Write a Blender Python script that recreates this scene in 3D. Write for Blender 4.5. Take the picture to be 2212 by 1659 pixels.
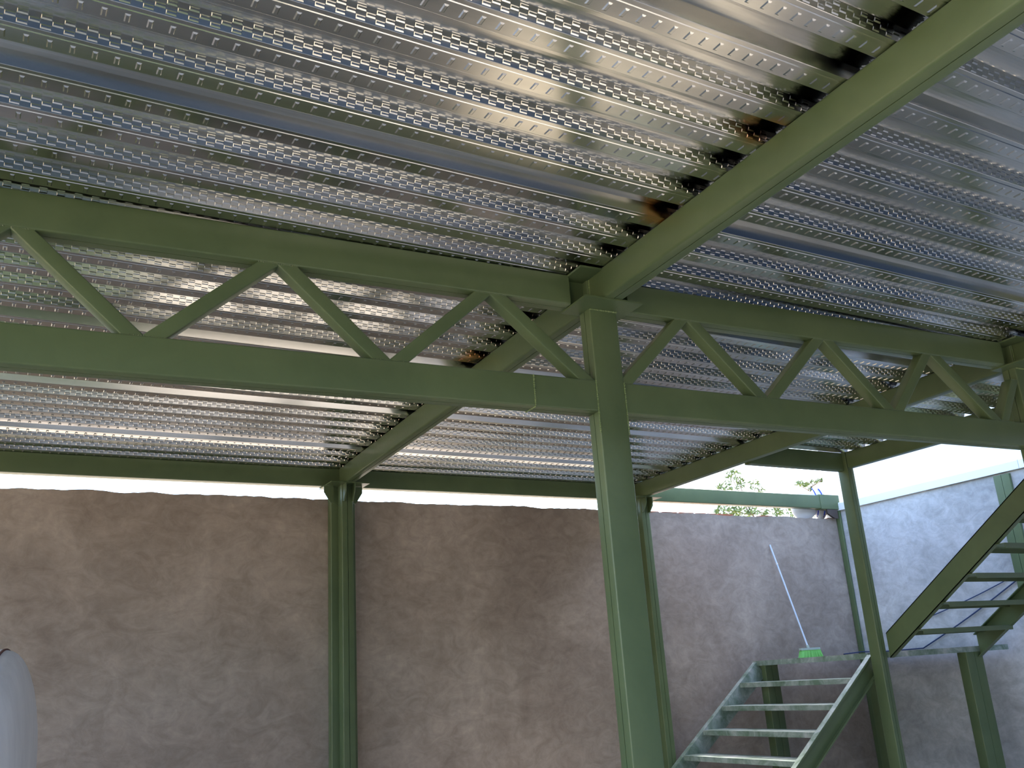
import bpy, bmesh, math, random
import numpy as np
from mathutils import Vector, Matrix

random.seed(7); np.random.seed(7)
for o in list(bpy.data.objects): bpy.data.objects.remove(o, do_unlink=True)
scene = bpy.context.scene
COL = scene.collection

# ------------------------------------------------------------------ units
# layout is written in survey units around the eye point, S turns them into metres
S = 1.15
EYE = 1.33            # eye height above the floor in survey units
def W(p): return (p[0]*S, p[1]*S, (p[2]+EYE)*S)
TH = 0.0505           # the truss / cross-beam grid is turned 2.9 degrees against the walls
EX = (math.cos(TH), -math.sin(TH)); EY = (math.sin(TH), math.cos(TH))
def A(x, y, z): return (x*EX[0]+y*EY[0], x*EX[1]+y*EY[1], z)   # grid -> survey

# ------------------------------------------------------------------ camera
yaw, pit, rol = math.radians(30.69684815), math.radians(17.70388511), math.radians(-3.84359922)
fwd = Vector((math.sin(yaw)*math.cos(pit), math.cos(yaw)*math.cos(pit), math.sin(pit)))
rgt = Vector((math.cos(yaw), -math.sin(yaw), 0)); up = rgt.cross(fwd)
R_ = rgt*math.cos(rol)+up*math.sin(rol); U_ = -rgt*math.sin(rol)+up*math.cos(rol)
cd = bpy.data.cameras.new('camera'); cam = bpy.data.objects.new('camera', cd); COL.objects.link(cam)
cd.sensor_width = 36.0; cd.lens = 1992.69/2212*36.0; cd.clip_start = 0.02; cd.clip_end = 500
M = Matrix((R_, U_, -fwd)).transposed().to_4x4(); M.translation = Vector((0, 0, EYE*S))
cam.matrix_world = M
scene.camera = cam

# ------------------------------------------------------------------ sky, sun, exposure
world = bpy.data.worlds.new('world'); scene.world = world; world.use_nodes = True
wn = world.node_tree.nodes; wl = world.node_tree.links
for n in list(wn): wn.remove(n)
sky = wn.new('ShaderNodeTexSky'); sky.sky_type = 'NISHITA'; sky.sun_disc = False
SUN_EL, SUN_AZ = math.radians(55), math.radians(78)     # azimuth from +Y towards +X
sky.sun_elevation = SUN_EL; sky.sun_rotation = SUN_AZ
sky.air_density = 1.0; sky.dust_density = 2.5; sky.ozone_density = 1.5
bg = wn.new('ShaderNodeBackground'); bg.inputs[1].default_value = 0.82
wo = wn.new('ShaderNodeOutputWorld')
wl.new(sky.outputs[0], bg.inputs[0]); wl.new(bg.outputs[0], wo.inputs[0])
sd = bpy.data.lights.new('sun', 'SUN'); sd.energy = 6.2; sd.angle = math.radians(0.6); sd.color = (1.0, 0.93, 0.80)
sun = bpy.data.objects.new('sun', sd); COL.objects.link(sun)
sv = Vector((math.sin(SUN_AZ)*math.cos(SUN_EL), math.cos(SUN_AZ)*math.cos(SUN_EL), math.sin(SUN_EL)))
sun.rotation_euler = sv.to_track_quat('Z', 'Y').to_euler(); sun.location = (0, 0, 20)
vs = scene.view_settings
vs.view_transform = 'Standard'; vs.look = 'None'; vs.gamma = 1.0; vs.use_curve_mapping = False
vs.exposure = 0.55

# ------------------------------------------------------------------ materials
def mat(name, col, rough=0.6, metal=0.0, spec=0.5):
    m = bpy.data.materials.new(name); m.use_nodes = True
    b = m.node_tree.nodes['Principled BSDF']
    b.inputs['Base Color'].default_value = (*col, 1); b.inputs['Roughness'].default_value = rough
    b.inputs['Metallic'].default_value = metal
    b.inputs['Specular IOR Level'].default_value = spec
    return m, m.node_tree, b
def node(nt, t, **k):
    n = nt.nodes.new(t)
    for a, v in k.items(): setattr(n, a, v)
    return n
def noise(nt, scale, detail=4, rough=0.55, dist=0.0, stretch=None, coord='Object'):
    tc = node(nt, 'ShaderNodeTexCoord'); n = node(nt, 'ShaderNodeTexNoise')
    n.inputs['Scale'].default_value = scale; n.inputs['Detail'].default_value = detail
    n.inputs['Roughness'].default_value = rough; n.inputs['Distortion'].default_value = dist
    if stretch:
        mp = node(nt, 'ShaderNodeMapping'); mp.inputs['Scale'].default_value = stretch
        nt.links.new(tc.outputs[coord], mp.inputs[0]); nt.links.new(mp.outputs[0], n.inputs['Vector'])
    else: nt.links.new(tc.outputs[coord], n.inputs['Vector'])
    return n
def ramp(nt, fac, stops):
    r = node(nt, 'ShaderNodeValToRGB')
    while len(r.color_ramp.elements) < len(stops): r.color_ramp.elements.new(0.5)
    for e, (p, c) in zip(r.color_ramp.elements, stops): e.position = p; e.color = (*c, 1)
    nt.links.new(fac, r.inputs[0]); return r
def mixc(nt, fac, a, b, mode='MIX'):
    m = node(nt, 'ShaderNodeMix', data_type='RGBA', blend_type=mode)
    for v, s in ((fac, 0), (a, 6), (b, 7)):
        if isinstance(v, (int, float)): m.inputs[s].default_value = v
        elif isinstance(v, tuple): m.inputs[s].default_value = (*v, 1)
        else: nt.links.new(v, m.inputs[s])
    return m.outputs[2]
def bump(nt, b, h, strength, dist=0.01):
    bn = node(nt, 'ShaderNodeBump'); bn.inputs['Strength'].default_value = strength; bn.inputs['Distance'].default_value = dist
    nt.links.new(h, bn.inputs['Height']); nt.links.new(bn.outputs[0], b.inputs['Normal']); return bn

def paint(name, c0, c1, rough=0.32):
    m, nt, b = mat(name, c0, rough, 0.0, 0.38)
    n = noise(nt, 3.0, 5, 0.6, 0.4)
    r = ramp(nt, n.outputs[0], [(0.3, c0), (0.7, c1)])
    nt.links.new(r.outputs[0], b.inputs['Base Color'])
    n2 = noise(nt, 60, 3); r2 = node(nt, 'ShaderNodeMapRange'); nt.links.new(n2.outputs[0], r2.inputs[0])
    r2.inputs[3].default_value = rough-0.06; r2.inputs[4].default_value = rough+0.10
    nt.links.new(r2.outputs[0], b.inputs['Roughness'])
    bump(nt, b, n2.outputs[0], 0.06, 0.004)
    return m
GREEN = paint('green_paint', (0.080, 0.117, 0.056), (0.105, 0.146, 0.070))
GREEN_LIGHT = paint('weld_paint', (0.14, 0.20, 0.085), (0.19, 0.25, 0.11), 0.35)
# dusty worn paint of the stairs
m, nt, b = mat('dusty_green_paint', (0.1, 0.2, 0.12), 0.5); STAIR = m
n = noise(nt, 7, 6, 0.65, 0.6); r = ramp(nt, n.outputs[0], [(0.36, (0.12, 0.18, 0.13)), (0.52, (0.24, 0.30, 0.27)), (0.70, (0.44, 0.46, 0.46))])
nt.links.new(r.outputs[0], b.inputs['Base Color']); bump(nt, b, n.outputs[0], 0.1, 0.005)

Z0, Z1 = 1.373, 1.5         # underside and top of the deck beams
# galvanised deck metal with soot and rust burns where it is welded to the beam
m, nt, b = mat('galvanised_deck', (0.72, 0.72, 0.70), 0.2, 1.0); DECK = m
n = noise(nt, 1.2, 5, 0.6, 0.3, (1, 6, 6)); r = ramp(nt, n.outputs[0], [(0.3, (0.50, 0.50, 0.485)), (0.7, (0.70, 0.70, 0.68))])
n2 = noise(nt, 3, 2, 0.5, 0, (0.5, 2, 2)); mr = node(nt, 'ShaderNodeMapRange'); nt.links.new(n2.outputs[0], mr.inputs[0])
mr.inputs[3].default_value = 0.14; mr.inputs[4].default_value = 0.22
base = r.outputs[0]; rough_s = mr.outputs[0]
tc = node(nt, 'ShaderNodeTexCoord'); nn = noise(nt, 22, 4, 0.7)
def spot(pt, rad, soft):
    mp = node(nt, 'ShaderNodeMapping', vector_type='POINT'); w = W(pt)
    mp.inputs['Location'].default_value = (-w[0], -w[1], -w[2])
    nt.links.new(tc.outputs['Object'], mp.inputs[0])
    ln = node(nt, 'ShaderNodeVectorMath', operation='LENGTH'); nt.links.new(mp.outputs[0], ln.inputs[0])
    ad = node(nt, 'ShaderNodeMath', operation='MULTIPLY_ADD'); nt.links.new(nn.outputs[0], ad.inputs[0]); ad.inputs[1].default_value = 0.07; nt.links.new(ln.outputs['Value'], ad.inputs[2])
    mr = node(nt, 'ShaderNodeMapRange'); nt.links.new(ad.outputs[0], mr.inputs[0])
    mr.inputs[1].default_value = rad; mr.inputs[2].default_value = rad+soft; mr.inputs[3].default_value = 1; mr.inputs[4].default_value = 0
    return mr.outputs[0]
for pt, rad in (((1.955, 2.190, 1.50), 0.095), ((1.913, 1.655, 1.50), 0.085), ((2.02, 3.78, 1.50), 0.10)):
    f = spot(pt, rad, 0.05)
    base = mixc(nt, f, base, (0.80, 0.42, 0.22))
    f2 = spot((pt[0]+0.03, pt[1]-0.01, pt[2]), rad*0.62, 0.03)
    base = mixc(nt, f2, base, (0.03, 0.022, 0.018))
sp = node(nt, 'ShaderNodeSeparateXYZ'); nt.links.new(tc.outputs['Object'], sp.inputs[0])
def mth(op, a, b_, c=None):
    n_ = node(nt, 'ShaderNodeMath', operation=op)
    for i, v in enumerate((a, b_, c)):
        if v is None: continue
        if isinstance(v, (int, float)): n_.inputs[i].default_value = v
        else: nt.links.new(v, n_.inputs[i])
    return n_.outputs[0]
def mrange(v, a, b_):
    n_ = node(nt, 'ShaderNodeMapRange'); nt.links.new(v, n_.inputs[0]); n_.inputs[1].default_value = a; n_.inputs[2].default_value = b_; return n_.outputs[0]
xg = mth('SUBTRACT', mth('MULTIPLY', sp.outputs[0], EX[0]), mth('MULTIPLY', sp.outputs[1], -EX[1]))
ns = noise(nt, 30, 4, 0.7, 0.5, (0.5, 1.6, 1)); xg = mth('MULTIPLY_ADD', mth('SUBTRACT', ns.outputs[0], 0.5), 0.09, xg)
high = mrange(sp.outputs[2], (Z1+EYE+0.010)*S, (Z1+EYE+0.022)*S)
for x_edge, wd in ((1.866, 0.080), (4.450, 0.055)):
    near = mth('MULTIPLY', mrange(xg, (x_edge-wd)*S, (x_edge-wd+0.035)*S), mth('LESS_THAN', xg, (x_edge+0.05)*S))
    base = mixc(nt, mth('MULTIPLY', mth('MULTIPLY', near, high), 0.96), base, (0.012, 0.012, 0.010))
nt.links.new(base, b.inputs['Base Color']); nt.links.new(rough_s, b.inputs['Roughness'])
n3 = noise(nt, 2.2, 2, 0.5, 0, (1, 2, 2)); bump(nt, b, n3.outputs[0], 0.02, 0.006)

m, nt, b = mat('poured_concrete', (0.2, 0.19, 0.18), 0.9); CONC = m
n = noise(nt, 8, 6); r = ramp(nt, n.outputs[0], [(0.3, (0.16, 0.15, 0.14)), (0.7, (0.26, 0.25, 0.23))]); nt.links.new(r.outputs[0], b.inputs['Base Color'])

def plaster(name, cols, seed=0.0):
    m, nt, b = mat(name, cols[1], 0.8, 0.0, 0.35)
    n1 = noise(nt, 0.9, 6, 0.62, 0.8); n2 = noise(nt, 4.2, 9, 0.70, 1.5, (1, 1, 1.6)); n3 = noise(nt, 14, 5, 0.6, 0.8)
    r1 = ramp(nt, n1.outputs[0], [(0.33, cols[0]), (0.5, cols[1]), (0.68, cols[2])])
    r2 = ramp(nt, n2.outputs[0], [(0.36, (0.85, 0.84, 0.83)), (0.52, (1, 1, 1)), (0.66, (1.13, 1.125, 1.12))])
    c = mixc(nt, 1.0, r1.outputs[0], r2.outputs[0], 'MULTIPLY')
    r3 = ramp(nt, n3.outputs[0], [(0.3, (0.9, 0.9, 0.9)), (0.7, (1.08, 1.08, 1.08))])
    c = mixc(nt, 1.0, c, r3.outputs[0], 'MULTIPLY')
    nt.links.new(c, b.inputs['Base Color'])
    ad = node(nt, 'ShaderNodeMath', operation='MULTIPLY_ADD'); nt.links.new(n3.outputs[0], ad.inputs[0]); ad.inputs[1].default_value = 0.35; nt.links.new(n2.outputs[0], ad.inputs[2])
    bump(nt, b, ad.outputs[0], 0.15, 0.02)
    return m
PLASTER = plaster('cement_plaster', [(0.27, 0.22, 0.186), (0.345, 0.288, 0.247), (0.42, 0.357, 0.31)])
PLASTER_R = plaster('grey_cement_plaster', [(0.36, 0.37, 0.38), (0.47, 0.48, 0.495), (0.60, 0.615, 0.63)])
BRICK_EDGE, _, _ = mat('brick_edge', (0.42, 0.16, 0.09), 0.9)
m, nt, b = mat('floor_concrete', (0.3, 0.28, 0.25), 0.75); FLOOR = m
n = noise(nt, 1.5, 7, 0.6, 0.5); r = ramp(nt, n.outputs[0], [(0.3, (0.36, 0.31, 0.245)), (0.7, (0.50, 0.44, 0.35))]); nt.links.new(r.outputs[0], b.inputs['Base Color'])
SAND, _, _ = mat('dry_ground', (0.52, 0.42, 0.28), 0.95)
ADDED_LAWN, _, _ = mat('added_dark_lawn', (0.030, 0.045, 0.018), 0.9)
ADDED_HOUSE, _, _ = mat('white_added_house', (0.86, 0.87, 0.88), 0.8)
CREAM, _, _ = mat('cream_added_wall', (0.72, 0.58, 0.40), 0.8)
BLUE, _, _ = mat('blue_added_wall', (0.012, 0.028, 0.050), 0.7)
m, nt, b = mat('brick_added_wall', (0.2, 0.08, 0.05), 0.9); BRICK = m
tcb = node(nt, 'ShaderNodeTexCoord'); bk = node(nt, 'ShaderNodeTexBrick'); mpb = node(nt, 'ShaderNodeMapping'); mpb.inputs['Rotation'].default_value = (math.pi/2, 0, 0)
nt.links.new(tcb.outputs['Object'], mpb.inputs[0]); nt.links.new(mpb.outputs[0], bk.inputs[0])
bk.inputs['Color1'].default_value = (0.16, 0.05, 0.035, 1); bk.inputs['Color2'].default_value = (0.11, 0.045, 0.03, 1); bk.inputs['Mortar'].default_value = (0.14, 0.12, 0.10, 1); bk.inputs['Scale'].default_value = 3
nt.links.new(bk.outputs[0], b.inputs['Base Color'])
WHITE, _, _ = mat('white_flashing', (0.78, 0.80, 0.82), 0.45)
m, nt, b = mat('white_tank_paint', (0.46, 0.46, 0.47), 0.5); TANK = m
n = noise(nt, 4, 5, 0.6, 0.2, (4, 4, 0.7)); r = ramp(nt, n.outputs[0], [(0.3, (0.55, 0.54, 0.54)), (0.7, (0.66, 0.65, 0.64))]); nt.links.new(r.outputs[0], b.inputs['Base Color'])
RUST, _, _ = mat('rusty_seam', (0.10, 0.03, 0.02), 0.7)
TARP, _, _ = mat('white_tarpaulin', (0.80, 0.80, 0.82), 0.5)
TARPB, _, _ = mat('blue_stripe', (0.05, 0.09, 0.55), 0.5)
HANDLE, _, _ = mat('pale_blue_handle', (0.62, 0.74, 0.92), 0.35)
BRUSH_TOP, _, _ = mat('grey_broom_block', (0.42, 0.50, 0.46), 0.5)
BRISTLE, _, _ = mat('lime_bristles', (0.30, 0.78, 0.22), 0.6)
CABLE, _, _ = mat('dark_blue_cable', (0.02, 0.04, 0.12), 0.5)
m, nt, b = mat('leaf_green', (0.10, 0.16, 0.05), 0.6); LEAF = m
n = noise(nt, 6, 2); r = ramp(nt, n.outputs[0], [(0.3, (0.07, 0.13, 0.04)), (0.7, (0.17, 0.22, 0.07))]); nt.links.new(r.outputs[0], b.inputs['Base Color'])
BARK, _, _ = mat('bark', (0.16, 0.12, 0.09), 0.9)
POT, _, _ = mat('brown_rubber', (0.06, 0.045, 0.04), 0.7)

# ------------------------------------------------------------------ mesh helpers
class MB:
    def __init__(s): s.v = []; s.f = []; s.m = []
    def add(s, vs, fs, mi=0):
        o = len(s.v); s.v += [W(v) for v in vs]; s.f += [tuple(i+o for i in f) for f in fs]; s.m += [mi]*len(fs); return s
    def box(s, a, b, mi=0, g=None):
        x0, y0, z0 = a; x1, y1, z1 = b
        vs = [(x, y, z) for z in (z0, z1) for x, y in ((x0, y0), (x1, y0), (x1, y1), (x0, y1))]
        if g: vs = [g(*v) for v in vs]
        return s.add(vs, [(3, 2, 1, 0), (4, 5, 6, 7), (0, 1, 5, 4), (1, 2, 6, 5), (2, 3, 7, 6), (3, 0, 4, 7)], mi)
    def prism(s, prof, p0, p1, u, v, mi=0, cut0=None, cut1=None):
        """extrude a 2D outline prof (a,b) along p0->p1 using axes u,v"""
        n = len(prof); p0, p1, u, v = map(Vector, (p0, p1, u, v)); vs = []
        for p in (p0, p1):
            for a, b in prof: vs.append(tuple(p+u*a+v*b))
        d = p1-p0
        fs = [(i, (i+1) % n, n+(i+1) % n, n+i) for i in range(n)]
        fs += [tuple(range(n-1, -1, -1)), tuple(range(n, 2*n))]
        if u.cross(v).dot(d) < 0: fs = [tuple(reversed(f)) for f in fs]
        return s.add(vs, fs, mi)
    def ribbon(s, pts2, off, thick, axis, mi=0): pass
    def tube(s, pts, r, seg=8, mi=0, cap=True):
        pts = [Vector(p) for p in pts]; rr = r if isinstance(r, (list, tuple)) else [r]*len(pts); rings = []; vs = []
        for i, p in enumerate(pts):
            t = (pts[min(i+1, len(pts)-1)]-pts[max(i-1, 0)]).normalized()
            a = Vector((0, 0, 1)) if abs(t.z) < 0.9 else Vector((1, 0, 0))
            u = t.cross(a).normalized(); w = t.cross(u)
            for k in range(seg):
                c = 2*math.pi*k/seg; vs.append(tuple(p+(u*math.cos(c)+w*math.sin(c))*rr[i]))
        fs = []
        for i in range(len(pts)-1):
            for k in range(seg): fs.append((i*seg+k, i*seg+(k+1) % seg, (i+1)*seg+(k+1) % seg, (i+1)*seg+k))
        if cap: fs += [tuple(range(seg)), tuple(range(len(pts)*seg-1, (len(pts)-1)*seg-1, -1))]
        return s.add(vs, fs, mi)
    def build(s, name, mats, parent=None, sharp=35):
        me = bpy.data.meshes.new(name); me.from_pydata(s.v, [], s.f)
        if not isinstance(mats, (list, tuple)): mats = [mats]
        for m in mats: me.materials.append(m)
        me.polygons.foreach_set('material_index', s.m)
        bm = bmesh.new(); bm.from_mesh(me); bmesh.ops.recalc_face_normals(bm, faces=bm.faces); bm.to_mesh(me); bm.free()
        me.shade_smooth(); me.set_sharp_from_angle(angle=math.radians(sharp))
        o = bpy.data.objects.new(name, me); COL.objects.link(o)
        if parent:
            o.parent = parent; o.matrix_parent_inverse = Matrix.Translation(-Vector(parent.location))
        return o
def tag(o, label=None, cat=None, group=None, kind=None):
    for k, v in (('label', label), ('category', cat), ('group', group), ('kind', kind)):
        if v: o[k] = v
    return o
def empty(name, p, label, cat, group=None):
    o = bpy.data.objects.new(name, None); COL.objects.link(o); o.location = W(p); o.empty_display_size = 0.1
    return tag(o, label, cat, group)
def struct(name, mb, m):
    return tag(mb.build(name, m), kind='structure')

def rrect(x0, x1, y0, y1, r, corners=(1, 1, 1, 1), seg=3):
    """rounded rectangle outline; corners = (x0y0, x1y0, x1y1, x0y1)"""
    out = []
    for (cx, cy, a0, on) in ((x0+r, y0+r, 180, corners[0]), (x1-r, y0+r, 270, corners[1]), (x1-r, y1-r, 0, corners[2]), (x0+r, y1-r, 90, corners[3])):
        if on:
            for k in range(seg+1):
                a = math.radians(a0+90*k/seg); out.append((cx+r*math.cos(a), cy+r*math.sin(a)))
        else:
            out.append((x0 if a0 in (180, 90) else x1, y0 if a0 in (180, 270) else y1))
    return out
GAP = 0.0017
def member(mb, p0, p1, u, v, a0, a1, b0, b1, seam=None, r=0.006, mi=0):
    """closed steel member made of two C sections; (a,b) = section limits along u,v; seam = axis across which the halves meet"""
    if seam is None: mb.prism(rrect(a0, a1, b0, b1, r), p0, p1, u, v, mi)
    elif seam == 'u':
        c = (a0+a1)/2
        mb.prism(rrect(a0, c-GAP, b0, b1, r, (1, 0, 0, 1)), p0, p1, u, v, mi)
        mb.prism(rrect(c+GAP, a1, b0, b1, r, (0, 1, 1, 0)), p0, p1, u, v, mi)
        mb.prism(rrect(c-2*GAP, c+2*GAP, b0+0.010, b1-0.010, 0.0005), p0, p1, u, v, mi)
    else:
        c = (b0+b1)/2
        mb.prism(rrect(a0, a1, b0, c-GAP, r, (1, 1, 0, 0)), p0, p1, u, v, mi)
        mb.prism(rrect(a0, a1, c+GAP, b1, r, (0, 0, 1, 1)), p0, p1, u, v, mi)
        mb.prism(rrect(a0+0.010, a1-0.010, c-2*GAP, c+2*GAP, 0.0005), p0, p1, u, v, mi)
    return mb
def weld(mb, p0, p1, r=0.0035, step=0.007, mi=0):
    """a row of small overlapping weld ripples"""
    p0, p1 = Vector(p0), Vector(p1); L = (p1-p0).length; n = max(2, int(L/step)); t = (p1-p0).normalized()
    a = Vector((0, 0, 1)) if abs(t.z) < 0.9 else Vector((1, 0, 0)); u = t.cross(a).normalized(); w = t.cross(u)
    vs = []; fs = []
    for i in range(n*2+1):
        q = p0+t*(L*i/(2*n)); rr = r*(1.15 if i % 2 else 0.5)*random.uniform(0.6, 1.3)
        for k in range(6):
            c = math.pi*k/3; vs.append(tuple(q+(u*math.cos(c)+w*math.sin(c))*rr))
    for i in range(n*2):
        for k in range(6): fs.append((i*6+k, i*6+(k+1) % 6, (i+1)*6+(k+1) % 6, (i+1)*6+k))
    mb.add(vs, fs, mi)

FL = -EYE                   # floor level
YW, ZW = 6.22, 1.288        # far wall face and its top
XW, ZR = 7.29, 1.362        # right wall face and its top

# ================================================================== the setting
mb = MB(); mb.box((-3.6, 0.35, FL-0.12), (7.6, 6.5, FL)); mb.box((1.3, -3.8, FL-0.12), (7.6, 0.35, FL)); struct('floor', mb, FLOOR)
mb = MB(); mb.box((-40, -40, FL-0.3), (40, 60, FL-0.13), 0); mb.box((-2.4, -3.8, FL-0.13), (1.3, 0.35, FL-0.06), 1); struct('ground', mb, [SAND, ADDED_LAWN])  # invented dark lawn, stands in for shaded ground mirrored in the deck

def ragged_wall(name, p0, p1, thick, ztop, m, amp=0.006, n=220, axis='x', edge=None):
    """plastered wall with a slightly uneven hand-laid top edge"""
    mb = MB(); zz = 0.0; pr = []
    for i in range(n+1):
        zz = zz*0.86+random.uniform(-amp, amp)*0.6; pr.append(ztop+zz)
    for i in range(n+1):
        pass
    vs = []; fs = []
    for i in range(n+1):
        t = p0+(p1-p0)*i/n
        for (d, z) in ((0, FL), (0, pr[i]), (thick, pr[i]), (thick, FL)):
            vs.append((t, d, z))
    if axis == 'x': vs = [(a, YW+d, z) for a, d, z in vs]
    else: vs = [(XW+d, a, z) for a, d, z in vs]
    for i in range(n):
        a = i*4; b_ = a+4
        fs += [(a, b_, b_+1, a+1), (a+1, b_+1, b_+2, a+2), (a+2, b_+2, b_+3, a+3)]
    fs += [(0, 1, 2, 3), tuple(n*4+k for k in (3, 2, 1, 0))]
    mb.add(vs, fs, 0)
    return mb
mb = ragged_wall('wall_far', -4.2, XW, 0.13, ZW, PLASTER, n=420)
# red brick lip showing on the crown of the wall by the stairs
x = 4.95
while x < 7.2:
    w = random.uniform(0.10, 0.22)
    if random.random() < 0.7: mb.box((x, YW+0.02, ZW-0.01), (x+w, YW+0.11, ZW+0.010), 1)
    x += w+random.uniform(0.01, 0.10)
struct('wall_far', mb, [PLASTER, BRICK_EDGE])
mb = ragged_wall('wall_right', 0.0, YW+0.13, 0.13, ZR, PLASTER_R, axis='y', amp=0.002)
struct('wall_right', mb, PLASTER_R)
# unseen low cream wall, added to bounce sunlight in from the left
mb = MB(); mb.box((-10.2, -9.0, FL-0.13), (-10.0, 9.0, 0.3)); struct('wall_left_bounce', mb, CREAM)
mb = MB(); mb.box((XW, -4.0, FL), (XW+3.0, -0.01, 3.3), 1); mb.box((XW+0.14, -0.01, FL), (XW+3.0, 3.9, 3.3), 0); struct('wall_side_added', mb, [BRICK, BLUE])  # invented brick and blue block: shades the floor, tones the deck's reflections
mb = MB(); mb.box((XW+0.32, 3.95, FL), (XW+3.0, 6.6, 3.3)); struct('wall_neighbour_added', mb, ADDED_HOUSE)  # house block added to keep the sun off stairs and landing
# white flashing that caps the right wall
mb = MB()
prof = [(-0.030, -0.002), (-0.030, 0.066), (-0.018, 0.076), (0.16, 0.090), (0.16, 0.0), (-0.012, 0.0), (-0.012, -0.002)]
mb.prism([(a, b_) for a, b_ in prof], (XW, 4.30, ZR), (XW, YW+0.2, ZR), (1, 0, 0), (0, 0, 1))
mb.prism([(a, b_) for a, b_ in prof], (XW, 1.0, ZR), (XW, 4.296, ZR), (1, 0, 0), (0, 0, 1))
struct('trim_1', mb, WHITE)
# unseen blue wall behind the viewpoint, added for the deck to reflect
mb = MB(); mb.box((-3.2, -4.0, FL-0.13), (XW, -3.8, 2.9), 1)
struct('wall_front_added', mb, [CREAM, BLUE])

# ------------------------------------------------------------------ ceiling: ribbed galvanised deck + slab
P = 0.169; H = 0.035; PITCH = 0.0495
LOW, UPW, HIGH = 0.071, 0.016, 0.066
Y_START = 1.708; ZD = Z1
def deck_tile(emb=True):
    """one rib wide, one embossment long; local x 0..PITCH, y 0..P, z 0..H (survey units)"""
    V = []; F = []
    def q(*pts):
        o = len(V); V.extend(pts); F.append(tuple(range(o, o+len(pts))))
    X0, X1 = 0.0, PITCH
    def strip(a, b): q((X0, a[0], a[1]), (X0, b[0], b[1]), (X1, b[0], b[1]), (X1, a[0], a[1]))
    # low flange with a stiffening groove, then the dimple field
    pts = [(0, 0), (0.0015, -0.0008), (0.013, -0.0008), (0.0150, 0.0012), (0.0165, 0.0012), (0.0185, -0.0008), (0.024, -0.0008)]
    for a, b_ in zip(pts, pts[1:]): strip(a, b_)
    # dimple: a pressed-in slot across the flange
    y0, y1, z = 0.024, LOW-0.0015, -0.0008
    dx0, dx1, dy0, dy1, dz = 0.018, 0.031, 0.030, 0.060, 0.0028
    o = [(X0, y0, z), (X1, y0, z), (X1, y1, z), (X0, y1, z)]
    i = [(dx0, dy0, z), (dx1, dy0, z), (dx1, dy1, z), (dx0, dy1, z)]
    k = [(dx0+0.003, dy0+0.004, z-dz), (dx1-0.003, dy0+0.004, z-dz), (dx1-0.003, dy1-0.004, z-dz), (dx0+0.003, dy1-0.004, z-dz)]
    for a in range(4):
        b_ = (a+1) % 4; q(o[a], i[a], i[b_], o[b_]); q(i[a], k[a], k[b_], i[b_])
    q(*k)
    strip((y1, z), (LOW, 0))
    # webs
    def web(ya, za, yb, zb, nrm, rows):
        # direction along the web
        d = Vector((0, yb-ya, zb-za)); L = d.length; d.normalize(); n = Vector((0, nrm[0], nrm[1])).normalized()
        def pt(x, s_, h): p = Vector((x, ya, za))+d*s_+n*h; return (p.x, p.y, p.z)
        if not rows:
            q(pt(X0, 0, 0), pt(X1, 0, 0), pt(X1, L, 0), pt(X0, L, 0)); return
        m_ = 0.0025; rh = (L-2*m_)/3
        q(pt(X0, 0, 0), pt(X1, 0, 0), pt(X1, m_, 0), pt(X0, m_, 0)); q(pt(X0, L-m_, 0), pt(X1, L-m_, 0), pt(X1, L, 0), pt(X0, L, 0))
        for rI in range(3):
            s0 = m_+rI*rh; s1 = s0+rh; off = 0.0 if rI % 2 == 0 else PITCH/2
            # pad from off+.002 to off+.0235, wrapped round the tile
            a0 = off+0.001; a1 = off+0.0245
            hh = 0.0016; bx = 0.0014; bs = 0.0034
            def pad(l, r_):
                q(pt(l, s0, 0), pt(r_, s0, 0), pt(r_-bx, s0+bs, hh), pt(l+bx, s0+bs, hh))
                q(pt(l, s1, 0), pt(l+bx, s1-bs, hh), pt(r_-bx, s1-bs, hh), pt(r_, s1, 0))
                q(pt(l, s0, 0), pt(l+bx, s0+bs, hh), pt(l+bx, s1-bs, hh), pt(l, s1, 0))
                q(pt(r_, s0, 0), pt(r_, s1, 0), pt(r_-bx, s1-bs, hh), pt(r_-bx, s0+bs, hh))
                q(pt(l+bx, s0+bs, hh), pt(r_-bx, s0+bs, hh), pt(r_-bx, s1-bs, hh), pt(l+bx, s1-bs, hh))
            pad(a0, a1)
            for l, r_ in ((0, a0), (a1, PITCH)):
                if r_-l > 1e-5: q(pt(l, s0, 0), pt(r_, s0, 0), pt(r_, s1, 0), pt(l, s1, 0))
    web(LOW, 0, LOW+UPW, H, (1, -0.3), False)
    hs = [(LOW+UPW+(P-LOW-2*UPW)*i/6, H+0.0016*math.sin(math.pi*i/6)) for i in range(7)]
    for a, b_ in zip(hs, hs[1:]): strip(a, b_)
    web(P, 0, P-UPW, H, (-1, -0.3), emb)
    return np.array(V, float), F
tiles = {True: deck_tile(True), False: deck_tile(False)}
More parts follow.
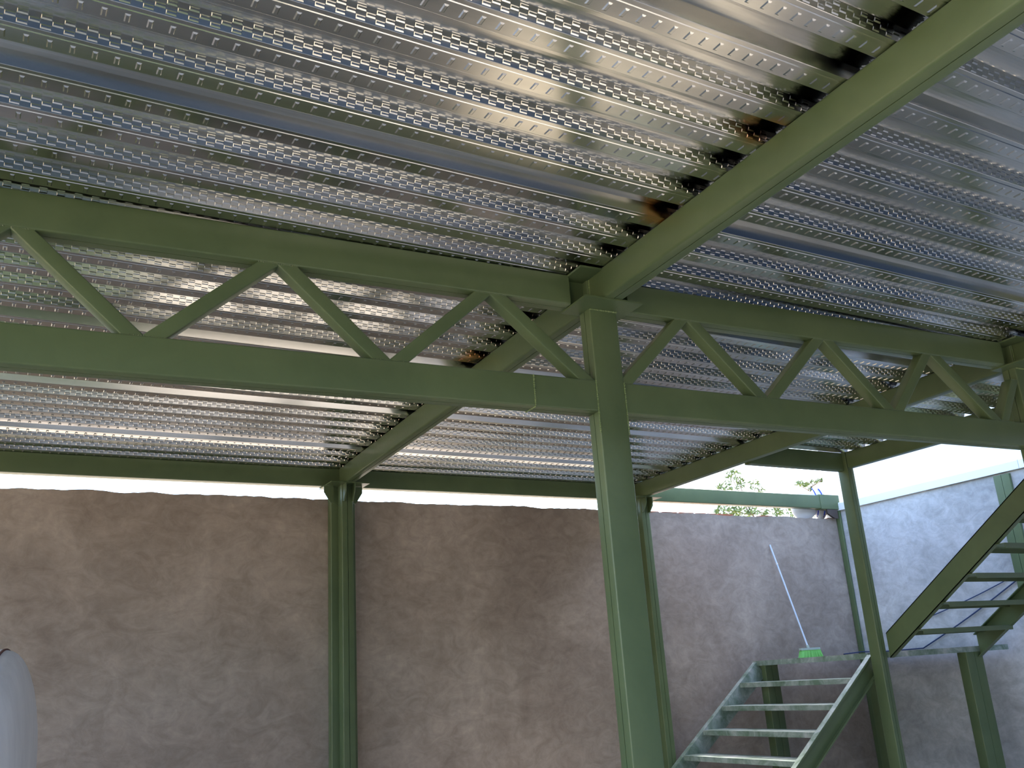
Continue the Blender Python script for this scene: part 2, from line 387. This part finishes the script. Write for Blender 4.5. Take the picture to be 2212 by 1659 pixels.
def deck_mesh():
    VV = []; LT = []; LV = []; base = 0
    n0 = int((Y_START-0.62)/P); k = -n0
    while True:
        y = Y_START+k*P
        if y+P > 6.30: break
        if y+P < 4.83: x0, x1 = -2.4, 5.80
        else: x0, x1 = -2.4, 4.86
        V, F = tiles[(k % 5) != 2]
        nx = int((x1-x0)/PITCH); xs = x1-nx*PITCH+np.arange(nx)*PITCH
        tv = V[None, :, :]+np.stack([xs, np.full(nx, y), np.full(nx, ZD+0.0009)], 1)[:, None, :]
        VV.append(tv.reshape(-1, 3))
        fl = np.array([len(f) for f in F]); li = np.concatenate([np.array(f) for f in F])
        LT.append(np.tile(fl, nx)); LV.append((li[None, :]+(np.arange(nx)*len(V))[:, None]).reshape(-1)+base)
        base += nx*len(V); k += 1
    VV = np.concatenate(VV); LT = np.concatenate(LT); LV = np.concatenate(LV)
    VV = VV*S; VV[:, 2] += EYE*S
    me = bpy.data.meshes.new('ceiling'); me.vertices.add(len(VV)); me.vertices.foreach_set('co', VV.reshape(-1).astype(np.float32))
    me.loops.add(len(LV)); me.loops.foreach_set('vertex_index', LV.astype(np.int32))
    me.polygons.add(len(LT)); st = np.concatenate([[0], np.cumsum(LT)[:-1]]); me.polygons.foreach_set('loop_start', st.astype(np.int32))
    me.update(calc_edges=True); me.validate()
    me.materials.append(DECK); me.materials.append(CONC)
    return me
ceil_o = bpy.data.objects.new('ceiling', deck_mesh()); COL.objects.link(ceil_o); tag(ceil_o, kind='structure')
mb = MB(); zt = Z1+H+0.004; mb.box((-2.4, 0.68, zt), (5.80, 4.80, zt+0.09)); mb.box((-2.4, 4.80, zt), (4.86, 6.30, zt+0.09))
sl = struct('ceiling_slab', mb, CONC)

# ================================================================== steelwork
UX = (EX[0], EX[1], 0); UY = (EY[0], EY[1], 0); UZ = (0, 0, 1)
YT0, YT1 = 2.831, 2.912      # front and back of truss and main columns (grid)

def cross_beam(name, label, xa, xb, ya, yb, grid=True, drop=0.0, group='green steel beams carrying the deck'):
    e = None
    mb = MB()
    if grid: member(mb, A(0, ya, 0), A(0, yb, 0), UX, UZ, xa, xb, Z0-drop, Z1, 'u', 0.009)
    else: member(mb, (0, ya, 0), (0, yb, 0), (1, 0, 0), UZ, xa, xb, Z0-drop, Z1, 'u', 0.009)
    return tag(mb.build(name, GREEN), label, 'beam', group)
cross_beam('steel_beam', 'long green beam running from the top right corner down to the main column', 1.866, 1.951, 0.60, YT0)
cross_beam('steel_beam', 'green beam behind the truss running back to the left wall column', 1.866, 1.937, YT1, 6.245)
cross_beam('steel_beam', 'green beam end cut by the right picture edge in front of the truss', 4.450, 4.516, 0.60, YT0)
cross_beam('steel_beam', 'green beam running back from the right end of the truss towards the far wall', 4.450, 4.516, YT1, 6.36)
cross_beam('steel_beam', 'short green edge beam beside the stair opening above the corner column', 5.735, 5.800, 0.60, 4.712, grid=False)
mb = MB(); member(mb, (4.762, 0, 0), (5.726, 0, 0), (0, 1, 0), UZ, 4.745, 4.809, Z0-0.012, Z1, 'u')
tag(mb.build('steel_beam', GREEN), 'grey-green trimmer beam along the stair opening, ending at the corner column', 'beam', 'green steel beams carrying the deck')

# long beam over the far wall, running on past the deck to the corner
e = empty('wall_beam', (0, 6.2, Z0), 'long beam above the far wall with the strip of sky under it', 'beam')
mb = MB(); member(mb, (-2.4, 0, 0), (7.02, 0, 0), (0, 1, 0), UZ, 6.165, 6.243, Z0, Z1, 'u'); mb.build('beam_body', GREEN, e)
mb = MB(); member(mb, (7.022, 0, 0), (7.285, 0, 0), (0, 1, 0), UZ, 6.160, 6.243, Z0-0.006, Z1+0.01, None); weld(mb, (7.022, 6.164, Z0), (7.022, 6.164, Z1), 0.003); mb.build('end_piece', GREEN, e)

def truss(label, xa, xb, za0, nodes_top, nodes_bot, first_top, xl0, xl1, extra=None):
    e = empty('roof_truss', A((xa+xb)/2, YT0, 0.945), label, 'truss', 'halves of the green truss either side of the main column')
    mb = MB(); member(mb, A(xa, 0, 0), A(xb, 0, 0), UY, UZ, YT0, YT1, Z0, Z1-0.002, 'u'); mb.build('top_chord', GREEN, e)
    mb = MB(); member(mb, A(xl0, 0, 0), A(xl1, 0, 0), UY, UZ, YT0, YT1, 0.945, 1.069, 'u')
    mb.build('bottom_chord', GREEN, e)
    # zigzag members between the chords
    for (x0, z0, x1, z1) in extra:
        p0 = Vector((x0, 0, z0)); p1 = Vector((x1, 0, z1)); d = (p1-p0).normalized()
        n = Vector((-d.z, 0, d.x)); 
        if n.z < 0: n = -n
        u = Vector(A(n.x, 0, n.z)); mb = MB(); w = 0.0245
        # section is cut level where it lands on the chords
        def cutpt(sg, zc):
            q = p0+n*sg*w; t = (zc-q.z)/d.z; return q+d*t
        zb_, zt_ = (1.069, Z0) if abs(z1-z0) > 0.28 else (z0, z1)
        r = 0.003; vs = []
        prof = rrect(-w, w, YT0+0.004, YT0+0.062, 0.005)
        for zc in (zb_, zt_):
            for a, yy in prof:
                q = p0+n*a; t = (zc-q.z)/d.z; q = q+d*t; vs.append(A(q.x, yy, q.z))
        k = len(prof); fs = [(i, (i+1) % k, k+(i+1) % k, k+i) for i in range(k)]+[tuple(range(k)), tuple(range(2*k-1, k-1, -1))]
        mb.add(vs, fs); 
        # welds on the landing edges
        a_ = cutpt(-1, zb_); b_ = cutpt(1, zb_); weld(mb, A(a_.x, YT0+0.004, zb_), A(b_.x, YT0+0.004, zb_), 0.0022)
        a_ = cutpt(-1, zt_); b_ = cutpt(1, zt_); weld(mb, A(a_.x, YT0+0.004, zt_), A(b_.x, YT0+0.004, zt_), 0.0022)
        mb.build('web_member', GREEN, e)
    return e
def zig(bots, tops):
    """bots/tops in order along x, alternating members joining them"""
    out = []; pts = sorted([(x, 1.069) for x in bots]+[(x, Z0) for x in tops])
    for (xa, za), (xb, zb) in zip(pts, pts[1:]):
        if za == zb: continue
        s = 0.030
        if za < zb: out.append((xa+s, za, xb-s, zb))     # rises to the right
        else: out.append((xb-s, zb, xa+s, za))
    return out
tl = truss('left half of the truss, from the picture edge to the main column', -2.5, 1.775, 0, None, None, None, -2.5, 1.857,
           zig([-2.14, -1.35, -0.56, 0.235, 1.03, 1.85], [-1.74, -0.95, -0.15, 0.642, 1.430]))
mb = MB(); weld(mb, A(1.585, YT0-0.001, 0.947), A(1.585, YT0-0.001, 1.067), 0.0035); weld(mb, A(1.585, YT0, 0.944), A(1.585, YT1, 0.944), 0.003); w_ = mb.build('weld_seam', GREEN_LIGHT, tl); w_['label'] = 'pale weld seam'
truss('right half of the truss, from the main column to the right picture edge', 2.045, 4.36, 0, None, None, None, 1.985, 4.432,
      zig([1.965, 2.718, 3.482, 4.234], [2.338, 3.104, 3.812])+[(4.262, 1.069, 4.415, 1.30)])
# far right bay past the last column
e = empty('roof_truss', A(5.1, YT0, 0.945), 'stub of truss past the last column at the right picture edge', 'truss')
mb = MB(); member(mb, A(4.640, 0, 0), A(5.55, 0, 0), UY, UZ, YT0, YT1, Z0, Z1-0.002, 'u'); mb.build('top_chord', GREEN, e)
mb = MB(); member(mb, A(4.562, 0, 0), A(5.55, 0, 0), UY, UZ, YT0, YT1, 0.945, 1.069, 'u'); mb.build('bottom_chord', GREEN, e)

def main_column(x0, x1, label):
    e = empty('steel_column', A((x0+x1)/2, YT0, FL), label, 'column')
    mb = MB(); member(mb, A(0, 0, FL), A(0, 0, Z0-0.008), UX, UY, x0, x1, YT0-0.001, YT1-0.004, 'v', 0.006); mb.build('post', GREEN, e)
    mb = MB(); member(mb, A(0, 0, Z0), A(0, 0, Z1-0.013), UX, UY, x0+0.002, x1-0.002, YT0+0.001, YT1-0.004, None, 0.004)
    # plates set back beside the column head, shaped to leave a shadowed recess
    mb.box((x0-0.082, YT0+0.035, Z0), (x0+0.004, YT0+0.045, Z1-0.013), 0, A); mb.box((x1-0.004, YT0+0.035, Z0), (x1+0.060, YT0+0.045, Z1-0.013), 0, A)
    mb.build('column_head', GREEN, e)
    mb = MB(); mb.box((x0-0.080, YT0-0.105, Z0-0.008), (x1+0.057, YT1, Z0-0.001), 0, A); mb.build('cap_plate', GREEN, e)
    mb = MB(); mb.box((x0-0.086, YT0-0.10, Z1-0.012), (x0+0.008, YT0+0.075, Z1-0.004), 0, A); mb.box((x0+0.075, YT0-0.10, Z1-0.012), (x1+0.06, YT0+0.075, Z1-0.004), 0, A)
    mb.build('top_plate', GREEN, e)
    for a_, b_, r_ in ((A(x0, YT0-0.002, Z0-0.010), A(x1, YT0-0.002, Z0-0.010), 0.004), (A(x0, YT0-0.001, 0.86), A(x0, YT0-0.001, 1.07), 0.0035),
                       (A(x1, YT0-0.001, 0.86), A(x1, YT0-0.001, 1.07), 0.0035), (A(x0+0.009, YT0-0.002, Z0), A(x0+0.009, YT0-0.002, Z1-0.012), 0.003)):
        mb = MB(); weld(mb, a_, b_, r_); w_ = mb.build('weld_seam', GREEN_LIGHT, e); w_['label'] = 'pale lumpy weld seam'
    mb = MB(); mb.box((x0-0.08, YT0-0.06, FL), (x1+0.08, YT1+0.06, FL+0.012), 0, A); mb.build('base_plate', GREEN, e)
    return e
main_column(1.857, 1.985, 'big green main column in the middle, in front of everything, carrying the truss')
main_column(4.432, 4.560, 'green column at the right picture edge, at the right end of the truss')

def wall_column(xc, label, back=0.088, y0=6.055):
    """post against the far wall: narrow doubled channel in front of a wider flat section"""
    e = empty('steel_column', (xc, 6.13, FL), label, 'column', 'green columns standing along the far wall')
    mb = MB(); member(mb, (0, 0, FL), (0, 0, Z0-0.008), (1, 0, 0), (0, 1, 0), xc-0.041, xc+0.041, y0, y0+0.085, 'u', 0.005); mb.build('post', GREEN, e)
    mb = MB(); mb.prism(rrect(xc-back, xc+back, y0+0.092, YW-0.002, 0.005), (0, 0, FL), (0, 0, Z0-0.008), (1, 0, 0), (0, 1, 0)); mb.build('back_section', GREEN, e)
    mb = MB(); mb.box((xc-0.14, y0-0.07, Z0-0.008), (xc+0.14, 6.25, Z0-0.001)); mb.build('cap_plate', GREEN, e)
    g = [(0, 0), (0.068, 0), (0.068, -0.045), (0.022, -0.118), (0, -0.118)]
    for sx in (-1, 1):
        of_ = back-0.004 if sx < 0 else 0.060
        mb = MB(); mb.prism([(sx*(of_+a), b_) for a, b_ in g], (xc, y0+0.05, Z0-0.009), (xc, y0+0.058, Z0-0.009), (1, 0, 0), UZ); mb.build('gusset', GREEN, e)
        mb = MB(); mb.prism([(-a, b_) for a, b_ in g], (xc+sx*0.028, y0, Z0-0.009), (xc+sx*0.036, y0, Z0-0.009), (0, 1, 0), UZ); mb.build('gusset', GREEN, e)
    return e
wall_column(2.205, 'green column on the brown far wall, left of the main column')
wall_column(4.800, 'teal-lit green column on the far wall just right of the main column')
e = empty('steel_column', (7.23, 6.1, FL), 'thin dark green column edge in the corner beyond the broom', 'column')
mb = MB(); member(mb, (0, 0, FL), (0, 0, Z0-0.010), (1, 0, 0), (0, 1, 0), 7.262, 7.286, 6.165, 6.217, None, 0.004); mb.build('post', GREEN, e)
g = [(0, 0), (0.085, 0), (0.085, -0.04), (0.03, -0.085), (0, -0.085)]
for dx, yy in ((0, 6.19), (0.0, 6.205)):
    mb = MB(); mb.prism([(-a*1.6, b_) for a, b_ in g], (7.234, yy-0.03, Z0-0.008), (7.234, yy-0.022, Z0-0.008), (1, 0, 0), UZ); mb.build('gusset', POT, e)
# corner column at the stair opening, turned the other way
e = empty('steel_column', (5.76, 4.76, FL), 'green corner column beside the stairs, in front of the right wall', 'column')
mb = MB(); member(mb, (0, 0, FL), (0, 0, Z0-0.012), (1, 0, 0), (0, 1, 0), 5.728, 5.796, 4.714, 4.808, 'u', 0.006); mb.build('post', GREEN, e)
mb = MB(); member(mb, (0, 0, Z0-0.012), (0, 0, Z1), (1, 0, 0), (0, 1, 0), 5.728, 5.796, 4.716, 4.808, None, 0.004); mb.build('column_head', GREEN, e)
# column on the right wall
e = empty('steel_column', (XW-0.02, 4.46, FL), 'green column on the pale right wall, seen behind the upper stairs', 'column')
mb = MB(); member(mb, (0, 0, FL), (0, 0, ZR-0.02), (1, 0, 0), (0, 1, 0), XW-0.030, XW-0.001, 4.395, 4.535, 'v', 0.004); mb.build('post', GREEN, e)

# ================================================================== stairs
def channel_stringer(mb, p0, p1, depth, lat0, lat1, lateral, flange=0.032, th=0.006, side=1):
    """C channel standing on edge between p0 and p1 (top edge line); lateral = unit vector across; web at lat0, flanges towards lat1"""
    d = (Vector(p1)-Vector(p0)).normalized(); n = Vector(lateral).cross(d).normalized()
    if n.z < 0: n = -n
    p0, p1, l = Vector(p0), Vector(p1), Vector(lateral)
    s = 1 if lat1 > lat0 else -1
    prof = [(lat0, 0), (lat1, 0), (lat1, -0.012), (lat1-s*th, -0.012), (lat1-s*th, -th), (lat0+s*th, -th),
            (lat0+s*th, -depth+th), (lat1-s*th, -depth+th), (lat1-s*th, -depth+0.012), (lat1, -depth+0.012), (lat1, -depth), (lat0, -depth)]
    mb.prism(prof, p0, p1, l, n)
RX, RZ = 0.222, 0.164
LX0, LZ = 5.756, 0.014       # nosing of the landing
YN, YF_ = 4.86, 5.995
sl_ = math.atan2(RZ, RX)
e = empty('staircase', (5.3, 5.4, FL), 'lower green metal stair flight rising right to the landing', 'stairs')
hor = Vector((1, 0, RZ/RX)).normalized()
top = Vector((LX0-0.004, 0, LZ-0.012)); bot = top-hor*((top.z-FL)/hor.z)
for nm, y0, y1 in (('stringer', YN-0.048, YN-0.006), ('stringer', YF_+0.048, YF_+0.006)):
    mb = MB(); t_ = Vector((top.x, 0, top.z)); b_ = Vector((bot.x+0.0, 0, bot.z))
    channel_stringer(mb, tuple(b_), tuple(t_), 0.135, y1, y0, (0, 1, 0), 0.04)
    nn2 = Vector((-hor.z, 0, hor.x)); mb.prism([(min(y0, y1), 0.0), (max(y0, y1), 0.0), (max(y0, y1), 0.0015), (min(y0, y1), 0.0015)], tuple(b_), tuple(t_), (0, 1, 0), tuple(nn2), 1)
    mb.build(nm, [GREEN if y0 < 5 else STAIR, STAIR], e)
for k in range(1, 8):
    x = LX0-RX*k; z = LZ-RZ*k; mb = MB()
    # folded plate tread: top, front lip, rear lip
    prof = [(0, 0), (0.215, 0), (0.215, -0.036), (0.211, -0.036), (0.211, -0.004), (0.004, -0.004), (0.004, -0.036), (0, -0.036)]
    mb.prism(prof, (x, YN-0.004, z), (x, YF_+0.004, z), (1, 0, 0), UZ); mb.build('tread', STAIR, e)
for lx, ly in ((5.93, 6.09),):
    pass
# landing
e2 = empty('stair_landing', (6.5, 5.4, FL), 'flat stair landing with the broom standing on it', 'landing')
mb = MB(); mb.box((LX0, YN-0.01, LZ-0.006), (7.22, 6.05, LZ)); mb.box((5.83, 4.70, LZ-0.006), (7.22, YN-0.01, LZ)); mb.build('platform', STAIR, e2)
mb = MB(); d_ = 0.040
mb.box((LX0, YN-0.01, LZ-d_), (LX0+0.03, 6.05, LZ-0.006)); mb.box((5.83, 4.70, LZ-d_), (7.22, 4.73, LZ-0.006)); mb.box((LX0+0.03, 6.01, LZ-d_), (7.22, 6.05, LZ-0.006)); mb.box((7.18, 4.73, LZ-d_), (7.22, 6.01, LZ-0.006)); mb.box((5.83, 4.73, LZ-d_), (5.86, 4.85, LZ-0.006))
mb.box((6.4, 4.73, LZ-d_), (6.44, 6.01, LZ-0.006)); mb.build('frame', STAIR, e2)
for x0, x1, y0, y1 in ((6.675, 6.875, 4.70, 4.78), (5.80, 5.945, 5.955, 6.035), (7.10, 7.20, 5.955, 6.035)):
    mb = MB(); member(mb, (0, 0, FL), (0, 0, LZ-d_), (1, 0, 0), (0, 1, 0), x0, x1, y0, y1, 'u' , 0.005); mb.build('leg', GREEN, e2)
# upper flight climbs towards the viewer
e3 = empty('staircase', (6.3, 4.0, FL), 'upper green stair flight climbing right out of the picture, seen from below', 'stairs')
for xw, xf in ((5.812, 5.856), (6.86, 6.816)):
    mb = MB(); a_ = (0, 4.70, 0.128 if xw < 6 else 0.10); k_ = 0.682; tt = 2.05
    zs = 0.147 if xw < 6 else 0.105
    # vertical-ended channel: web plate plus two flanges following the slope
    yb, yt = 4.703, 2.68; dz = k_*(yb-yt); dep = 0.176
    for (la, lb, za, zb) in ((xw, xw+(0.006 if xw < 6 else -0.006), 0, -dep), (xw, xf, 0, -0.008), (xw, xf, -dep+0.008, -dep)):
        lo, hi = min(la, lb), max(la, lb)
        vs = [(x_, y_, z_) for x_ in (lo, hi) for (y_, z_) in ((yb, zs+za), (yb, zs+zb), (yt, zs+zb+dz), (yt, zs+za+dz))]
        mb.add(vs, [(0, 1, 2, 3), (7, 6, 5, 4), (0, 4, 5, 1), (1, 5, 6, 2), (2, 6, 7, 3), (3, 7, 4, 0)])
    mb.build('stringer', GREEN, e3)
for k in range(1, 9):
    y = 4.389-0.245*(k-1); z = 0.150+0.164*(k-1); mb = MB()
    prof = [(0, 0), (-0.235, 0), (-0.235, -0.034), (-0.231, -0.034), (-0.231, -0.005), (-0.004, -0.005), (-0.004, -0.034), (0, -0.034)]
    mb.prism([(a+0.0, b_) for a, b_ in prof], (5.818, y+0.235, z+0.0), (6.854, y+0.235, z+0.0), (0, 1, 0), UZ); mb.build('tread', GREEN, e3)

# ================================================================== broom on the landing
e = empty('broom', (6.395, 5.99, LZ), 'broom with pale blue handle and lime green bristles leaning on the wall', 'broom')
hb = Vector((6.385, 6.005, 0.0985)); ht = Vector((6.315, 6.207, 1.020))
mb = MB(); mb.tube([hb, hb.lerp(ht, 0.5), ht], 0.0075, 8); mb.build('handle', HANDLE, e)
mb = MB(); q = hb.lerp(ht, 0.80); q2 = hb.lerp(ht, 0.815); mb.tube([q, q2], 0.0095, 8); mb.build('ferrule', WHITE, e)
mb = MB(); mb.tube([hb-Vector((-0.004, 0, 0.030)), hb+(ht-hb).normalized()*0.02], 0.014, 8)
mb.prism(rrect(-0.13, 0.10, -0.022, 0.022, 0.012), (6.395, 5.985, 0.076), (6.395, 5.985, 0.094), (1, 0, 0), (0, 1, 0)); mb.build('block', BRUSH_TOP, e)
mb = MB()
for i in range(34):
    for j in range(3):
        u = -0.120+0.215*i/33; x0 = 6.395+u; x1 = 6.402+u*1.25+random.uniform(-.002, .002); yy = 5.971+0.014*j
        mb.tube([(x0, yy, 0.078), (x1, yy+random.uniform(-.004, .004), LZ+0.001)], 0.0032, 5)
br = mb.build('bristles', BRISTLE, e)
# cables on the right wall
mb = MB(); pts = [(6.95, 6.212, 0.016), (7.20, 6.16, 0.040)]
pts += [(XW-0.012, 5.526+(4.545-5.526)*t, 0.028+(0.496-0.028)*t-0.015*math.sin(math.pi*t)) for t in [i/10 for i in range(11)]]
mb.tube([(7.05, 6.212, 0.024), (7.22, 6.150, 0.034), (XW-0.012, 5.95, 0.0235)]+pts[2:], 0.0055, 6)
tag(mb.build('cable', CABLE), 'longer dark blue cable slanting up the right wall from the landing', 'cable', 'thin dark cables on the right wall')
mb = MB(); mb.tube([(XW-0.012, 5.40+(4.545-5.40)*t, 0.285+(0.537-0.285)*t-0.012*math.sin(math.pi*t)) for t in [i/10 for i in range(11)]], 0.0045, 6)
tag(mb.build('cable', CABLE), 'shorter dark cable higher on the right wall, seen between the upper treads', 'cable', 'thin dark cables on the right wall')

# ================================================================== white tank at the left edge
e = empty('storage_tank', (-0.7, 3.6, FL), 'white rounded tank end with a rusty seam at the bottom left edge', 'tank')
ax = Vector((math.cos(math.radians(11)), -math.sin(math.radians(11)), 0)); sd_ = Vector((-ax.y, ax.x, 0)); RT = 0.40
cs = Vector((0.118, 3.53, 0.198-RT))       # centre of the seam circle
def rev(mb, prof, seg=64):
    vs = []; fs = []
    for (t, r) in prof:
        for k in range(seg):
            c = 2*math.pi*k/seg; vs.append(tuple(cs+ax*t+(sd_*math.cos(c)+Vector((0, 0, 1))*math.sin(c))*r))
    for i in range(len(prof)-1):
        for k in range(seg): fs.append((i*seg+k, i*seg+(k+1) % seg, (i+1)*seg+(k+1) % seg, (i+1)*seg+k))
    fs += [tuple(range(seg-1, -1, -1)), tuple((len(prof)-1)*seg+k for k in range(seg))]
    mb.add(vs, fs)
mb = MB(); rev(mb, [(-1.55, 0.02), (-1.54, 0.18), (-1.50, 0.30), (-1.45, 0.37), (-1.38, RT), (-0.004, RT), (-0.002, RT-0.002)]); mb.build('tank_shell', TANK, e)
mb = MB(); rev(mb, [(0.0, RT-0.002)]+[(0.004+0.095*math.sin(a), (RT-0.004)*math.cos(a)**0.75) for a in [i*math.pi/2/12 for i in range(12)]]+[(0.0992, 0.01)]); mb.build('tank_head', TANK, e)
mb = MB(); rev(mb, [(-0.003, RT-0.003), (-0.003, RT+0.0018), (0.002, RT+0.0018), (0.003, RT-0.003)]); s_ = mb.build('seam', RUST, e); s_['label'] = 'rusty brown weld seam'
for t in (-1.2, -0.25):
    c = cs+ax*t; mb = MB(); mb.prism([(-0.30, FL-c.z), (0.30, FL-c.z), (0.30, -0.25), (0.15, -0.36), (0, -0.385), (-0.15, -0.36), (-0.30, -0.25)], c-ax*0.03, c+ax*0.03, sd_, UZ); mb.build('saddle', GREEN, e)

# ================================================================== beyond the wall
def leaf_cloud(mb, c, rad, n, size):
    for _ in range(n):
        while True:
            d = Vector([random.uniform(-1, 1) for _ in range(3)])
            if d.length < 1: break
        p = Vector(c)+Vector((d.x*rad[0], d.y*rad[1], d.z*rad[2]))
        a = Vector([random.gauss(0, 1) for _ in range(3)]).normalized(); b_ = a.cross(Vector([random.gauss(0, 1) for _ in range(3)])).normalized()
        s = size*random.uniform(0.6, 1.2); q = a*s; w = b_*s*0.28; nn_ = a.cross(b_)*s*0.12
        mb.add([tuple(p-q), tuple(p-q*0.2+w+nn_), tuple(p+q), tuple(p-q*0.2-w+nn_)], [(0, 1, 2), (0, 2, 3)])
f6 = Vector((0, 0, 0))
def ray(px, py, y):
    d = R_*(px-1106)-U_*(py-829.5)+fwd*1992.69; return d*(y/d.y)
e = empty('tree', tuple(ray(1600, 1080, 14.0).xy)+(FL,), 'leafy tree top showing above and below the teal beam beyond the wall', 'tree')
mb = MB(); b0 = ray(1620, 1090, 14.0)
mb.tube([(b0.x, b0.y, FL), (b0.x+0.1, b0.y, 1.2), tuple(ray(1630, 1120, 14.0)), tuple(ray(1610, 1080, 14.0)), tuple(ray(1592, 1030, 14.0))], [0.16, 0.10, 0.022, 0.012, 0.006], 8)
for px, py in ((1560, 1100), (1660, 1095), (1640, 1055), (1700, 1100), (1575, 1020)): mb.tube([tuple(ray(1620, 1112, 14.0)), tuple(ray(px, py, 14.0+random.uniform(-.3, .3)))], [0.014, 0.006], 6)
mb.build('trunk', BARK, e)
mb = MB()
for px, py, r, n in ((1585, 1025, 0.17, 40), (1600, 1040, 0.12, 22), (1570, 1052, 0.17, 34), (1555, 1052, 0.10, 14), (1630, 1046, 0.15, 22), (1640, 1058, 0.12, 14), (1600, 1055, 0.12, 14),
                     (1560, 1104, 0.17, 60), (1590, 1106, 0.16, 60), (1620, 1104, 0.14, 40), (1650, 1108, 0.12, 24), (1680, 1104, 0.15, 34), (1712, 1105, 0.14, 40), (1600, 1130, 0.5, 130), (1680, 1135, 0.5, 130)):
    leaf_cloud(mb, ray(px, py, 14.0), (r, r, r*0.75), int(n*1.4), 0.070)
mb.build('foliage', LEAF, e)
e = empty('tree', tuple(ray(1750, 1080, 13.0).xy)+(FL,), 'small spray of leaves beyond the wall next to the corner column', 'tree')
mb = MB(); b0 = ray(1745, 1090, 13.0); mb.tube([(b0.x, b0.y, FL), tuple(b0), tuple(ray(1752, 1052, 13.0)), tuple(ray(1775, 1038, 13.0))], [0.10, 0.05, 0.02, 0.008], 6); mb.tube([tuple(ray(1748, 1060, 13.0)), tuple(ray(1722, 1046, 13.0))], [0.012, 0.006], 5); mb.build('trunk', BARK, e)
mb = MB()
for px, py, r, n in ((1725, 1044, 0.09, 26), (1740, 1046, 0.08, 22), (1757, 1042, 0.09, 26), (1773, 1036, 0.08, 22), (1750, 1056, 0.06, 10), (1745, 1120, 0.4, 80)): leaf_cloud(mb, ray(px, py, 13.0), (r, r, r*0.6), int(n*1.4), 0.060)
mb.build('foliage', LEAF, e)

# bundle of tarpaulin lying on the crown of the wall
e = empty('tarpaulin_bundle', (6.95, YW+0.06, ZW), 'white bundle with blue stripes lying on the wall top behind the teal beam', 'bundle')
def blob(mb, c, r, mi=0, n=14, m_=10, tilt=0.0):
    vs = []; fs = []
    for i in range(m_+1):
        ph = -math.pi/2+math.pi*i/m_
        for j in range(n):
            t = 2*math.pi*j/n; k = 1+0.08*math.sin(3*t+c[0]*9)*math.cos(ph)
            vs.append((c[0]+r[0]*math.cos(ph)*math.cos(t)*k, c[1]+r[1]*math.cos(ph)*math.sin(t)*k, c[2]+r[2]*math.sin(ph)+tilt*math.cos(ph)*math.cos(t)*r[0]))
    for i in range(m_):
        for j in range(n): fs.append((i*n+j, i*n+(j+1) % n, (i+1)*n+(j+1) % n, (i+1)*n+j))
    mb.add(vs, fs, mi)
mb = MB(); blob(mb, (6.98, YW+0.095, ZW+0.140), (0.19, 0.05, 0.14), 0, 20, 12, 0.2); blob(mb, (7.17, YW+0.095, ZW+0.16), (0.10, 0.05, 0.16), 0, 18, 12, 0.1)
mb.build('cloth', TARP, e, 80)
mb = MB()
for x in (7.10, 7.19):
    mb.tube([(x+0.055*math.cos(t)-0.05, YW+0.046+0.02*math.sin(t)**2, ZW+0.16+0.155*math.sin(t)) for t in [math.radians(a) for a in range(-60, 75, 12)]], 0.006, 6)
s_ = mb.build('stripe', TARPB, e); s_['label'] = 'blue stripes'

# columns and beams are separate members one could lift away
for o in COL.objects:
    if o.parent is None and 'label' in o and 'kind' not in o: o['kind'] = 'thing'
